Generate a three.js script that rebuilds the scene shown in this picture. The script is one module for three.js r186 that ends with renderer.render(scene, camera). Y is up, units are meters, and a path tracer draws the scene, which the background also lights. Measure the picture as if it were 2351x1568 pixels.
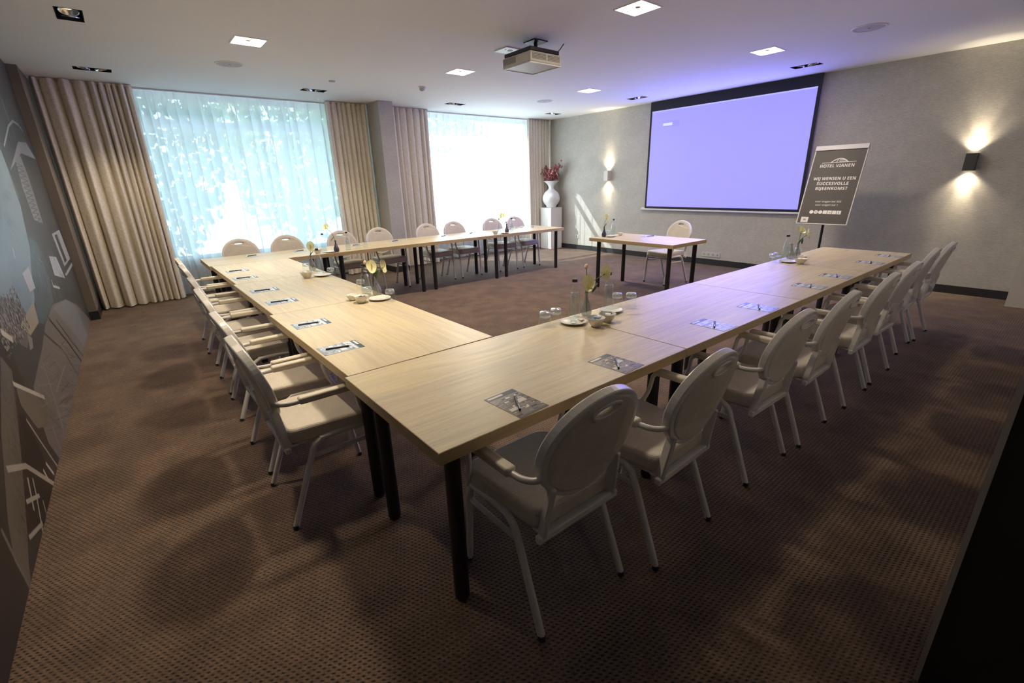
import * as THREE from 'three';
import { RoundedBoxGeometry } from 'three/addons/geometries/RoundedBoxGeometry.js';
import { mergeGeometries } from 'three/addons/utils/BufferGeometryUtils.js';
import { RectAreaLightUniformsLib } from 'three/addons/lights/RectAreaLightUniformsLib.js';

// ---------------------------------------------------------------- camera, sky, sun, exposure
RectAreaLightUniformsLib.init();
const scene = new THREE.Scene();
const renderer = new THREE.WebGLRenderer({ antialias: true });
renderer.toneMapping = THREE.LinearToneMapping;
renderer.toneMappingExposure = 1.3;
renderer.shadowMap.enabled = true;
renderer.shadowMap.type = THREE.PCFSoftShadowMap;

const camera = new THREE.PerspectiveCamera(2 * Math.atan(784 / 1055.75) * 180 / Math.PI, 2351 / 1568, 0.05, 200);
{
  const yaw = 0.6735, pitch = 0.33054, roll = -0.02791;
  const f = new THREE.Vector3(Math.cos(pitch) * Math.sin(yaw), -Math.sin(pitch), -Math.cos(pitch) * Math.cos(yaw));
  const r = new THREE.Vector3(Math.cos(yaw), 0, Math.sin(yaw)), u = new THREE.Vector3().crossVectors(r, f);
  const r2 = r.clone().multiplyScalar(Math.cos(roll)).addScaledVector(u, Math.sin(roll));
  const u2 = r.clone().multiplyScalar(-Math.sin(roll)).addScaledVector(u, Math.cos(roll));
  camera.position.set(0, 1.55, 0);
  camera.quaternion.setFromRotationMatrix(new THREE.Matrix4().makeBasis(r2, u2, f.clone().negate()));
}
scene.add(camera);

scene.background = new THREE.Color().setRGB(0.56, 0.79, 1.0);
scene.backgroundIntensity = 5.8;

const sun = new THREE.DirectionalLight(new THREE.Color().setRGB(1.0, 0.96, 0.92), 32);
sun.target.position.set(6.5, 0, -7);
sun.position.set(6.5 - 0.47 * 20, 0.62 * 20, -7 - 0.54 * 20);
sun.shadow.camera.left = sun.shadow.camera.bottom = -12; sun.shadow.camera.right = sun.shadow.camera.top = 12;
sun.shadow.camera.far = 60; sun.shadow.mapSize.set(2048, 2048);
scene.add(sun, sun.target);

const PANEL_LIGHT = 88, PANEL_BEAM = 8;          // ceiling panels: soft glow of the glass, and the lamp's downward beam
const SPOT_BEAM = 6.5;             // recessed spots along the mural and the left window
const SCREEN_LIGHT = 1.4;       // projected picture
const SCONCE_WIDE = 1.1, SCONCE_CORE = 2.6;

// ---------------------------------------------------------------- helpers
const H = 2.954, XL = -0.666, XR = 8.37, ZW = -9.06, ZN = 0.0, ZB = 1.1;
let seed = 7;
const rnd = () => { seed = (seed * 1664525 + 1013904223) >>> 0; return seed / 4294967296; };
const rr = (a, b) => a + (b - a) * rnd();
const lin = (r, g, b) => new THREE.Color().setRGB(r, g, b);
const V = (x, y, z) => new THREE.Vector3(x, y, z);
const taken = {};
function numbered(n) {
  taken[n] = (taken[n] ?? -1) + 1;
  return taken[n] ? `${n}_${String(taken[n]).padStart(3, '0')}` : n;
}
const plain = (g) => { const q = g.index ? g.toNonIndexed() : g; for (const k of Object.keys(q.attributes)) if (!['position', 'normal', 'uv'].includes(k)) q.deleteAttribute(k); return q; };
const join = (a) => Array.isArray(a) ? (a.length === 1 ? a[0] : mergeGeometries(a.map(plain))) : a;
function part(name, geo, mat, parent) {
  const m = new THREE.Mesh(join(geo), mat);
  m.name = parent === scene ? numbered(name) : name;
  parent.add(m);
  return m;
}
function tag(o, label, category, group, kind) {
  Object.assign(o.userData, { label, category });
  if (group) o.userData.group = group;
  if (kind) o.userData.kind = kind;
  return o;
}
function thing(name, label, category, [x, y, z] = [0, 0, 0], turn = 0, group) {
  const o = new THREE.Group(); o.name = numbered(name); scene.add(o);
  o.position.set(x, y, z); o.rotation.y = turn;
  return tag(o, label, category, group);
}
function struct(name, geo, mat, label, category = 'structure') { return tag(part(name, geo, mat, scene), label, category, null, 'structure'); }
function copy(src, label, [x, y, z], turn = 0, group) {
  const o = src.clone(); o.name = numbered(src.name.replace(/_\d{3}$/, '')); scene.add(o);
  o.position.set(x, y, z); o.rotation.set(0, turn, 0);
  o.userData = { ...src.userData, label }; if (group) o.userData.group = group;
  return o;
}
const box = (x0, x1, y0, y1, z0, z1) => new THREE.BoxGeometry(x1 - x0, y1 - y0, z1 - z0).translate((x0 + x1) / 2, (y0 + y1) / 2, (z0 + z1) / 2);
const rbox = (w, h, d, r, x = 0, y = 0, z = 0, s = 2) => new RoundedBoxGeometry(w, h, d, s, r).translate(x, y, z);
const cyl = (r0, r1, h, x, y, z, s = 20) => new THREE.CylinderGeometry(r1, r0, h, s).translate(x, y + h / 2, z);
const lathe = (pts, s = 28) => new THREE.LatheGeometry(pts.map(([r, y]) => new THREE.Vector2(r, y)), s);
const tube = (pts, r, seg = 24, rad = 8, tension = 0.5) => new THREE.TubeGeometry(new THREE.CatmullRomCurve3(pts.map((p) => V(...p)), false, 'centripetal', tension), seg, r, rad, false);
function bar(a, b, w, t, roll = 0) {          // flat bar between two points
  const A = V(...a), B = V(...b), d = B.clone().sub(A), g = new RoundedBoxGeometry(w, d.length(), t, 2, Math.min(w, t) * 0.3);
  g.rotateY(roll); g.applyQuaternion(new THREE.Quaternion().setFromUnitVectors(V(0, 1, 0), d.clone().normalize()));
  return g.translate(...A.add(B).multiplyScalar(0.5).toArray());
}
// texture coordinates in metres, by the way each face points
function metric(g0, ou = 0, ov = 0) {
  const g = g0.index ? g0.toNonIndexed() : g0, p = g.attributes.position, n = g.attributes.normal, uv = new Float32Array(p.count * 2);
  for (let i = 0; i < p.count; i += 3) {
    let ax = 0, ay = 0, az = 0;
    for (let k = 0; k < 3; k++) { ax += n.getX(i + k); ay += n.getY(i + k); az += n.getZ(i + k); }
    ax = Math.abs(ax); ay = Math.abs(ay); az = Math.abs(az);
    for (let k = 0; k < 3; k++) {
      const x = p.getX(i + k), y = p.getY(i + k), z = p.getZ(i + k);
      const [a, b] = ay >= ax && ay >= az ? [x, z] : ax >= az ? [z, y] : [x, y];
      uv[(i + k) * 2] = a + ou; uv[(i + k) * 2 + 1] = b + ov;
    }
  }
  g.setAttribute('uv', new THREE.BufferAttribute(uv, 2));
  return g;
}
// tiling value noise
function noiseTable(n, s) { const t = new Float32Array(n * n); let q = s; for (let i = 0; i < n * n; i++) { q = (q * 1664525 + 1013904223) >>> 0; t[i] = q / 4294967296; } return t; }
const NT = noiseTable(256, 99);
function vnoise(x, y, px, py) {                // periods px, py
  const xi = Math.floor(x), yi = Math.floor(y), fx = x - xi, fy = y - yi, sx = fx * fx * (3 - 2 * fx), sy = fy * fy * (3 - 2 * fy);
  const w = (a, p) => ((a % p) + p) % p, h = (a, b) => NT[(w(a, px) & 255) * 256 + (w(b, py) & 255)];
  const a = h(xi, yi), b = h(xi + 1, yi), c = h(xi, yi + 1), d = h(xi + 1, yi + 1);
  return (a + (b - a) * sx) * (1 - sy) + (c + (d - c) * sx) * sy;
}
function texture(w, h, fn, { srgb = true, size = [1, 1] } = {}) {
  const d = new Uint8Array(w * h * 4);
  for (let y = 0; y < h; y++) for (let x = 0; x < w; x++) {
    const c = fn(x / w, y / h, x, y), i = (y * w + x) * 4;
    d[i] = Math.max(0, Math.min(255, c[0])); d[i + 1] = Math.max(0, Math.min(255, c[1])); d[i + 2] = Math.max(0, Math.min(255, c[2])); d[i + 3] = 255;
  }
  const t = new THREE.DataTexture(d, w, h, THREE.RGBAFormat);
  t.wrapS = t.wrapT = THREE.RepeatWrapping; t.magFilter = THREE.LinearFilter; t.minFilter = THREE.LinearMipmapLinearFilter; t.generateMipmaps = true;
  if (srgb) t.colorSpace = THREE.SRGBColorSpace;
  t.repeat.set(1 / size[0], 1 / size[1]); t.needsUpdate = true;
  return t;
}
function canvasTexture(w, h, draw) {
  const c = document.createElement('canvas'); c.width = w; c.height = h;
  draw(c.getContext('2d'), w, h);
  const t = new THREE.CanvasTexture(c); t.colorSpace = THREE.SRGBColorSpace; t.anisotropy = 8;
  return t;
}
const std = (color, roughness = 0.6, o = {}) => new THREE.MeshStandardMaterial({ color, roughness, ...o });
const phys = (o) => new THREE.MeshPhysicalMaterial(o);

// ---------------------------------------------------------------- materials
// woven brown carpet: rows of short dark dashes, bolder and fainter in broad patches
const carpetTex = texture(2048, 2048, (u, v) => {
  const N = 128, bx = u * N, by = v * N, row = Math.floor(by), fx = (bx + (row % 2) * 0.5) % 1 - 0.5, fy = by % 1 - 0.5;
  const patch = vnoise(u * 12, v * 12, 12, 12) * 0.6 + vnoise(u * 5 + 9, v * 5, 5, 5) * 0.4;
  const cell = NT[((Math.floor(bx + (row % 2) * 0.5) % N) * 131 + row * 17) & 65535];
  const q = fx * 0.8 + fy * 0.6, s = -fx * 0.6 + fy * 0.8, dash = Math.exp(-(q * q * 9 + s * s * 42));
  const fibre = vnoise(u * 512, v * 512, 512, 512) - 0.5, tone = vnoise(u * 20, v * 20 + 3, 20, 20) - 0.5;
  const k = 1 + fibre * 0.28 + tone * 0.22 + (cell - 0.5) * 0.12 - dash * (0.42 + 0.85 * patch) * (0.75 + cell * 0.4);
  return [105 * k, 84 * k, 67 * k];
}, { size: [2.4, 2.4] });
const carpetM = phys({ color: 0xffffff, roughness: 0.96, map: carpetTex, bumpMap: carpetTex, bumpScale: 0.003, sheen: 1, sheenRoughness: 0.55, sheenColor: lin(0.42, 0.33, 0.28), name: 'carpet' });

const linen = texture(512, 512, (u, v) => {
  const a = vnoise(u * 24, v * 256, 24, 256) - 0.5, b = vnoise(u * 256, v * 48 + 7, 256, 48) - 0.5, c = vnoise(u * 6, v * 6, 6, 6) - 0.5;
  const k = 1 + a * 0.15 + b * 0.06 + c * 0.05;
  return [184 * k, 180 * k, 171 * k];
}, { size: [0.6, 0.6] });
const wallM = std(0xffffff, 0.72, { map: linen, bumpMap: linen, bumpScale: 0.0008, name: 'wallcovering' });
const brownWallM = std(lin(0.21, 0.17, 0.13), 0.8);
const ceilM = std(lin(0.84, 0.835, 0.83), 0.9);
const woodTex = texture(1024, 1024, (u, v) => {
  const w = vnoise(u * 3, v * 8, 3, 8) * 2.4;
  const g1 = vnoise(u * 5, v * 60 + w * 3, 5, 60) - 0.5, g2 = vnoise(u * 14, v * 200, 14, 200) - 0.5, g3 = vnoise(u * 2 + 4, v * 12 + w, 2, 12) - 0.5, pore = vnoise(u * 60, v * 250, 60, 250);
  const k = 1 + g1 * 0.085 + g2 * 0.06 + g3 * 0.07 - (pore > 0.88 ? 0.05 : 0);
  return [203 * k, 187 * k, 154 * k * (1 - g3 * 0.06)];
}, { size: [1.6, 1.0] });
const woodM = std(0xffffff, 0.36, { map: woodTex, bumpMap: woodTex, bumpScale: 0.0003, name: 'oak laminate' });
const edgeM = std(lin(0.70, 0.62, 0.52), 0.45, { map: woodTex });
const blackM = std(lin(0.012, 0.012, 0.013), 0.42);
const blackMatte = std(lin(0.01, 0.01, 0.011), 0.8);
const skirtM = std(lin(0.022, 0.022, 0.024), 0.5);
const frameM = std(lin(0.66, 0.63, 0.59), 0.27);
const vinylTex = texture(256, 256, (u, v) => { const k = 1 + (vnoise(u * 64, v * 64, 64, 64) - 0.5) * 0.06 + (vnoise(u * 8, v * 8, 8, 8) - 0.5) * 0.04; return [198 * k, 188 * k, 172 * k]; }, { size: [0.3, 0.3] });
const vinylM = std(0xffffff, 0.5, { map: vinylTex, bumpMap: vinylTex, bumpScale: 0.0006, name: 'cream vinyl' });
const padM = std(lin(0.62, 0.56, 0.44), 0.45);
const footM = std(lin(0.03, 0.03, 0.03), 0.5, {});
const whiteM = std(lin(0.78, 0.78, 0.77), 0.45);
const chromeM = std(lin(0.75, 0.75, 0.76), 0.25, { metalness: 1 });
const glassM = phys({ color: lin(0.96, 0.985, 0.98), roughness: 0.03, transmission: 1, thickness: 0, ior: 1.5, side: THREE.DoubleSide });
const paneM = phys({ color: lin(0.93, 0.97, 0.98), roughness: 0.0, transmission: 1, thickness: 0, ior: 1.45 });
const smokeGlassM = phys({ color: lin(0.66, 0.68, 0.67), roughness: 0.06, transmission: 0.8, thickness: 0, ior: 1.5, side: THREE.DoubleSide });
const darkVaseM = std(lin(0.06, 0.05, 0.065), 0.18);
const porcelainM = std(lin(0.74, 0.71, 0.64), 0.22);
const stemM = std(lin(0.10, 0.16, 0.04), 0.6), leafM = std(lin(0.06, 0.10, 0.03), 0.6, { side: THREE.DoubleSide });
const spatheM = phys({ color: lin(0.86, 0.83, 0.50), roughness: 0.4, side: THREE.DoubleSide, transmission: 0.2, thickness: 0 });
const spadixM = std(lin(0.72, 0.66, 0.22), 0.7);

// ---------------------------------------------------------------- structure
struct('floor', metric(box(XL - 0.15, XR + 0.15, -0.08, 0, ZW - 0.2, ZB + 0.1)), carpetM, 'brown woven carpet with rows of dark dashes covering the room', 'floor');

const PANELS = []; for (const x of [1.33, 3.83, 6.33]) for (const z of [-2.93, -5.73]) PANELS.push([x, z]);
const SPOTS = [[0.01, -5.70, 1], [0.01, -2.95, 1], [0.08, -7.88, 0], [2.61, -7.88, 0], [5.13, -7.9, 0], [7.66, -7.95, 0], [7.65, -5.76, 1], [7.6, -2.97, 1]];
{
  const s = new THREE.Shape([[XL - 0.15, -ZB - 0.1], [XR + 0.15, -ZB - 0.1], [XR + 0.15, -ZW + 0.2], [XL - 0.15, -ZW + 0.2]].map(([a, b]) => new THREE.Vector2(a, b)));
  const hole = (x, z, w, d) => s.holes.push(new THREE.Path([[x - w, -z - d], [x - w, -z + d], [x + w, -z + d], [x + w, -z - d]].map(([a, b]) => new THREE.Vector2(a, b))));
  for (const [x, z] of PANELS) hole(x, z, 0.14, 0.14);
  for (const [x, z, t] of SPOTS) hole(x, z, t ? 0.088 : 0.175, t ? 0.175 : 0.088);
  const g = new THREE.ExtrudeGeometry(s, { depth: 0.16, bevelEnabled: false }).rotateX(-Math.PI / 2).translate(0, H, 0);
  struct('ceiling', g, ceilM, 'plain off-white ceiling with square recessed panels', 'ceiling');
  struct('trim_1', box(XL - 0.15, XR + 0.15, H + 0.2, H + 0.24, ZW - 0.2, ZB + 0.1), ceilM, 'slab above the ceiling, closing the recesses', 'slab');
}
// right (screen) wall, front (near) wall, wall behind the camera
struct('wall_right', metric(box(XR, XR + 0.15, 0, H, ZW - 0.2, ZB + 0.1)), wallM, 'taupe linen-textured wall carrying the projection screen', 'wall');
struct('wall_front', metric(box(1.70, XR, 0, H, ZN, ZN + 0.12)), wallM, 'taupe wall behind the right-hand row of chairs', 'wall');
struct('wall_behind', metric(box(XL - 0.15, XR + 0.15, 0, H, ZB, ZB + 0.1)), wallM, 'taupe wall behind the camera', 'wall');
struct('wall_return', box(7.95, XR, 0, H, -0.458, ZN), std(lin(0.62, 0.57, 0.49), 0.6), 'pale cream wall return at the right edge of the photograph', 'wall');
struct('baseboard_right', [box(XR - 0.016, XR, 0, 0.105, ZW, -0.458)], skirtM, 'black baseboard along the screen wall', 'baseboard');
// left wall, mural print, pilaster beside the curtain
struct('wall_left', metric(box(XL - 0.15, XL, 0, H, ZW - 0.2, ZB)), brownWallM, 'wall carrying the black-and-white photo mural', 'wall');
struct('wall_pilaster', metric(box(XL, -0.575, 0, H, ZW, -8.02)), brownWallM, 'narrow brown pilaster between mural and left curtain', 'pilaster');
struct('baseboard_left', box(XL, -0.562, 0, 0.11, ZW, -8.0), skirtM, 'short black baseboard at the foot of the brown pilaster', 'baseboard');
// open door leaf at the right edge of the frame
{
  const d = thing('door_1', 'dark door leaf with a pale edge strip in the lower right corner', 'door', [1.635, 0, 0]); d.userData.kind = 'structure';
  part('leaf', box(0, 0.045, 0.008, 2.25, -0.012, 0.86), std(lin(0.016, 0.013, 0.011), 0.6), d);
  part('edge_strip', box(-0.002, 0.047, 0.008, 2.25, -0.026, -0.012), std(lin(0.42, 0.38, 0.34), 0.5), d);
  struct('wall_lintel', box(XL, 1.70, 2.27, H, ZN + 0.9, ZB), wallM, 'wall above the open doorway', 'wall');
}
// window wall with two openings
const W1 = [0.12, 3.28], W2 = [4.72, 7.92], SILL = 0.53, WTOP = 2.93;
struct('wall_back', [
  box(XL - 0.15, XR + 0.15, 0, SILL, ZW - 0.16, ZW), box(XL - 0.15, XR + 0.15, WTOP, H, ZW - 0.16, ZW),
  box(XL - 0.15, W1[0], SILL, WTOP, ZW - 0.16, ZW), box(W1[1], W2[0], SILL, WTOP, ZW - 0.16, ZW), box(W2[1], XR + 0.15, SILL, WTOP, ZW - 0.16, ZW),
].map((g) => metric(g)), wallM, 'window wall behind the curtains', 'wall');
struct('wall_pillar', metric(rbox(0.27, H, 0.84, 0.004, 3.905, H / 2, -8.64)), wallM, 'square taupe pillar between the two curtained windows', 'pillar');
struct('baseboard_back', [box(3.755, 4.055, 0, 0.11, -8.21, -8.2), box(3.76, 3.77, 0, 0.11, -9.0, -8.21)], skirtM, 'black baseboard around the foot of the pillar', 'baseboard');
const winFrameM = std(lin(0.30, 0.34, 0.37), 0.45);
[[W1, 1, 'left'], [W2, 2, 'right']].forEach(([[a, b], n, side]) => {
  const w = thing(`window_${n}`, `${side} window with a grey transom bar behind sheer curtains`, 'window'); w.userData.kind = 'structure';
  const z0 = ZW - 0.12, z1 = ZW - 0.06, fr = 0.05;
  part('frame', [box(a, a + fr, SILL, WTOP, z0, z1), box(b - fr, b, SILL, WTOP, z0, z1), box(a + fr, b - fr, SILL, SILL + fr, z0, z1), box(a + fr, b - fr, WTOP - fr, WTOP, z0, z1)], winFrameM, w);
  part('transom', box(a + fr, b - fr, 2.49, 2.59, z0, z1), winFrameM, w);
  part('pane', box(a + fr, b - fr, SILL + fr, 2.49, ZW - 0.092, ZW - 0.088), paneM, w);
  part('pane', box(a + fr, b - fr, 2.59, WTOP - fr, ZW - 0.092, ZW - 0.088), paneM, w);
  part('window_sill', rbox(b - a, 0.03, 0.17, 0.005, (a + b) / 2, SILL + 0.016, ZW + 0.06), whiteM, w);
});

// ---------------------------------------------------------------- mural on the left wall (print in metres: distance along the wall, height)
const SH = [
['#8fa2ac',[[-5.68,1.91],[-5.69,1.73],[-5.68,1.49],[-5.42,1.19],[-5.25,0.93],[-4.41,0.74],[-4.27,0.92],[-3.88,1.01],[-1.5,1.1],[-1.5,2.4],[-4.2,2.2]]],
['#77706c',[[-3.88,1.01],[-4.27,0.92],[-4.41,0.74],[-4.01,0.66],[-3.59,0.87]]],
['#5d6a70',[[-5.54,1.24],[-5.86,1.16],[-5.78,0.86],[-5.64,0.68],[-4.82,0.64],[-4.62,0.7],[-5.01,0.96]]],
['#a3a3a5',[[-6.89,2.07],[-7.5,2.11],[-7.92,1.96],[-6.82,1.96],[-5.79,1.76]]],
['#4c4d4e',[[-6.81,1.92],[-7.95,1.95],[-7.69,1.51],[-7.67,1.22],[-6.66,1.27]]],
['#98999c',[[-6.29,1.88],[-6.7,1.93],[-6.77,1.76],[-6.74,1.6],[-6.65,1.29],[-6.17,1.35],[-6.14,1.64]]],
['#c9c9c8',[[-7.05,1.17],[-7.86,1.17],[-8.0,0.81],[-7.18,0.8]]],
['#3c3e40',[[-7.24,1.14],[-7.47,1.14],[-7.57,0.83],[-7.33,0.83]]],
['#c0c0bd',[[-6.99,0.74],[-7.08,0.71],[-8.11,0.72],[-8.0,0.76]]],
['#d2d2d6',[[-6.28,1.01],[-6.77,0.95],[-6.89,0.71],[-6.21,0.83]]],
['#3f4143',[[-6.03,0.82],[-6.93,0.7],[-7.71,0.26],[-7.09,0.38],[-6.4,0.56],[-5.88,0.64]]],
['#827b78',[[-4.86,0.63],[-5.51,0.67],[-6.4,0.56],[-7.09,0.38],[-7.96,0.01],[-7.13,-0.11],[-5.81,-0.08],[-5.2,-0.05],[-4.0,-0.05],[-3.76,-0.03],[-3.63,0.15],[-3.67,0.31],[-3.79,0.47],[-4.44,0.55]]],
['#8d8d90',[[-5.47,0.65],[-6.39,0.56],[-6.96,0.39],[-7.13,0.0],[-6.61,-0.02]]],
['#b6ac98',[[-4.03,0.8],[-4.74,0.83],[-4.65,0.69],[-4.24,0.69]]],
['#9d968a',[[-4.16,0.72],[-4.25,0.67],[-4.18,0.62],[-4.07,0.63]]],
['#6f675f',[[-3.39,0.78],[-3.49,0.67],[-3.02,0.33],[-2.74,0.15],[-2.55,0.05],[-2.46,-0.03],[-2.43,0.16],[-2.54,0.28],[-2.79,0.45],[-2.9,0.53]]],
['#241f1e',[[-3.29,0.49],[-3.41,0.42],[-3.4,0.15],[-3.42,-0.01],[-3.04,-0.04],[-2.71,0.08],[-2.7,0.13]]],
['#7b7268',[[-3.44,0.6],[-3.95,0.34],[-3.82,0.2],[-3.53,0.3],[-3.39,0.5]]],
];
const LN = [
['#d8d0bd',0.05,[[-3.58,0.87],[-3.75,0.78]]],['#d5cfc4',0.035,[[-3.41,0.62],[-3.96,0.34]]],['#a89f94',0.025,[[-3.38,0.42],[-3.49,0.22],[-3.62,0.0]]],
['#9b938c',0.03,[[-4.28,0.49],[-4.23,0.27],[-4.17,0.09],[-4.03,-0.03]]],['#a09890',0.02,[[-5.06,0.24],[-4.35,0.24]]],['#3b3635',0.04,[[-5.09,0.63],[-5.54,0.34],[-6.05,-0.04]]],
['#3b3635',0.03,[[-5.41,0.55],[-5.78,0.28],[-6.3,-0.06]]],['#4a4543',0.03,[[-4.67,0.61],[-5.18,0.35],[-5.54,-0.03]]],['#b9b0a4',0.03,[[-3.01,0.25],[-2.9,0.12]]],
['#b9b0a4',0.025,[[-3.08,0.21],[-3.02,0.13],[-2.88,-0.01]]],['#c4bbad',0.03,[[-2.85,0.2],[-3.07,0.11]]],['#b9b0a4',0.03,[[-2.69,0.1],[-2.94,0.02]]],['#a79e94',0.02,[[-3.09,0.07],[-3.04,-0.03]]],
['#bdb3a6',0.04,[[-2.79,0.41],[-3.06,0.29],[-3.42,-0.02]]],['#cbc3b8',0.03,[[-3.41,0.13],[-3.48,0.02]]],['#cbc3b8',0.03,[[-3.31,0.14],[-3.33,0.06]]],['#aab2b8',0.03,[[-6.76,2.45],[-6.78,2.24]]],
['#b5b5b8',0.03,[[-5.93,1.96],[-6.6,2.18],[-7.03,2.27],[-7.36,2.27],[-7.59,2.23]]],['#9a9a9c',0.02,[[-6.86,2.22],[-6.77,2.07]]],['#a8b4bb',0.02,[[-5.68,1.91],[-5.74,1.54]]],
['#ddd9cc',0.03,[[-5.93,0.83],[-5.9,0.77],[-6.25,0.7]]],['#8a8682',0.015,[[-6.87,0.71],[-6.97,0.42]]],['#8a8682',0.015,[[-5.82,0.76],[-5.81,0.64]]],['#b9c0c4',0.04,[[-4.72,1.22],[-4.66,1.15]]],
['#98908a',0.02,[[-3.95,0.47],[-3.89,0.38]]],['#9a9288',0.03,[[-3.87,0.17],[-3.85,-0.01]]],['#7a7470',0.03,[[-2.45,0.31],[-2.45,0.15],[-2.46,-0.03]]],
];
{
  const Z0 = -8.02, Z1 = 0.9, tex = canvasTexture(2048, 680, (g, w, h) => {
    const X = (z) => (Z1 - z) / (Z1 - Z0) * w, Y = (y) => h - y / H * h, S = w / (Z1 - Z0);
    g.fillStyle = '#4b4b4c'; g.fillRect(0, 0, w, h);
    const poly = (c, ps) => { g.fillStyle = c; g.beginPath(); ps.forEach(([z, y], i) => i ? g.lineTo(X(z), Y(y)) : g.moveTo(X(z), Y(y))); g.closePath(); g.fill(); };
    poly('#3a3736', [[-3.6, 0.9], [-1.2, 1.1], [0.9, 1.1], [0.9, 0], [-3.7, 0]]);
    SH.forEach(([c, ps], i) => { poly(c, ps); if (i === 5) { g.strokeStyle = '#55565a'; g.lineWidth = 1.5; for (let k = 0; k < 26; k++) { g.beginPath(); g.moveTo(X(-6.2 - (k % 2) * 0.4), Y(1.85 - k * 0.022)); g.lineTo(X(-6.6 + (k % 2) * 0.4), Y(1.83 - k * 0.022)); g.stroke(); } } });
    for (let k = 0; k < 900; k++) { const z = rr(-4.3, -3.5), y = rr(0.74, 1.02); g.fillStyle = rnd() < 0.5 ? '#aaa29c' : '#3e3a39'; g.fillRect(X(z), Y(y), rr(1, 4), rr(2, 6)); }
    for (let k = 0; k < 500; k++) { const z = rr(-7.6, -5.4), y = rr(2.15, 2.9); g.fillStyle = rnd() < 0.5 ? '#5b5c5f' : '#434345'; g.fillRect(X(z), Y(y), rr(2, 12), rr(1, 3)); }
    for (let k = 0; k < 260; k++) { const t = rnd(), z = -3.35 + t * 0.75 + rr(-0.12, 0.08), y = 0.68 - t * 0.6 + rr(-0.08, 0.1); g.fillStyle = '#514a44'; g.fillRect(X(z), Y(y), 1.5, rr(3, 9)); }
    for (let k = 0; k < 420; k++) { const z = rr(-7.9, -1.5), y = rr(1.0, 2.9); g.fillStyle = `rgba(${rnd() < 0.5 ? '190,200,205' : '20,22,24'},${rr(0.02, 0.07)})`; g.beginPath(); g.ellipse(X(z), Y(y), rr(6, 40), rr(3, 14), 0, 0, 7); g.fill(); }
    g.strokeStyle = '#6f7072'; g.lineWidth = 1.2; for (let k = 0; k < 20; k++) { const z = -7.9 + k * 0.075; g.beginPath(); g.moveTo(X(z), Y(1.92 - k * 0.004)); g.lineTo(X(z + 0.05), Y(1.25)); g.stroke(); }
    g.strokeStyle = '#c3c3c4'; for (let k = 0; k < 7; k++) { g.lineWidth = 2; g.beginPath(); g.moveTo(X(-6.45 - k * 0.055), Y(0.94 - k * 0.03)); g.lineTo(X(-6.40 - k * 0.055), Y(0.87 - k * 0.025)); g.stroke(); g.strokeStyle = '#77777a'; }
    for (let k = 0; k < 60; k++) { const z = rr(-7.6, -5.0), y = rr(0.72, 1.22); g.strokeStyle = rnd() < 0.5 ? '#9fa4a8' : '#2f3133'; g.lineWidth = rr(1, 3); g.beginPath(); g.moveTo(X(z), Y(y)); g.lineTo(X(z + rr(-0.12, 0.12)), Y(y - rr(0.03, 0.2))); g.stroke(); }
    poly('#c8c9ca', [[-5.05, 1.05], [-4.72, 1.04], [-4.75, 0.90], [-5.0, 0.89]]);
    for (let k = 0; k < 70; k++) { const z = rr(-5.5, -3.7), y = rr(0.02, 0.5); g.strokeStyle = rnd() < 0.5 ? '#938c88' : '#5e5855'; g.lineWidth = rr(1, 2.5); g.beginPath(); g.moveTo(X(z), Y(y)); g.lineTo(X(z - rr(0.1, 0.5)), Y(y - rr(0.03, 0.22))); g.stroke(); }
    g.lineCap = 'butt'; g.lineJoin = 'round';
    LN.forEach(([c, lw, ps]) => { g.strokeStyle = c; g.lineWidth = lw * S * 0.8; g.beginPath(); ps.forEach(([z, y], i) => i ? g.lineTo(X(z), Y(y)) : g.moveTo(X(z), Y(y))); g.stroke(); });
    for (let k = 0; k < 9000; k++) { g.fillStyle = `rgba(${rnd() < 0.5 ? '255,255,255' : '0,0,0'},${rr(0.02, 0.09)})`; g.fillRect(rnd() * w, rnd() * h, rr(1, 5), rr(1, 5)); }
  });
  const g = new THREE.BoxGeometry(0.004, H - 0.004, Z1 - Z0).translate(XL + 0.002, H / 2, (Z0 + Z1) / 2);
  const uv = g.attributes.uv, p = g.attributes.position;
  for (let i = 0; i < p.count; i++) uv.setXY(i, (Z1 - p.getZ(i)) / (Z1 - Z0), p.getY(i) / H);
  tag(part('wall_mural', g, std(lin(0.80, 0.80, 0.80), 0.38, { map: tex }), scene), 'black-and-white photo mural of a street with a car, covering the left wall', 'mural');
}

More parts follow.
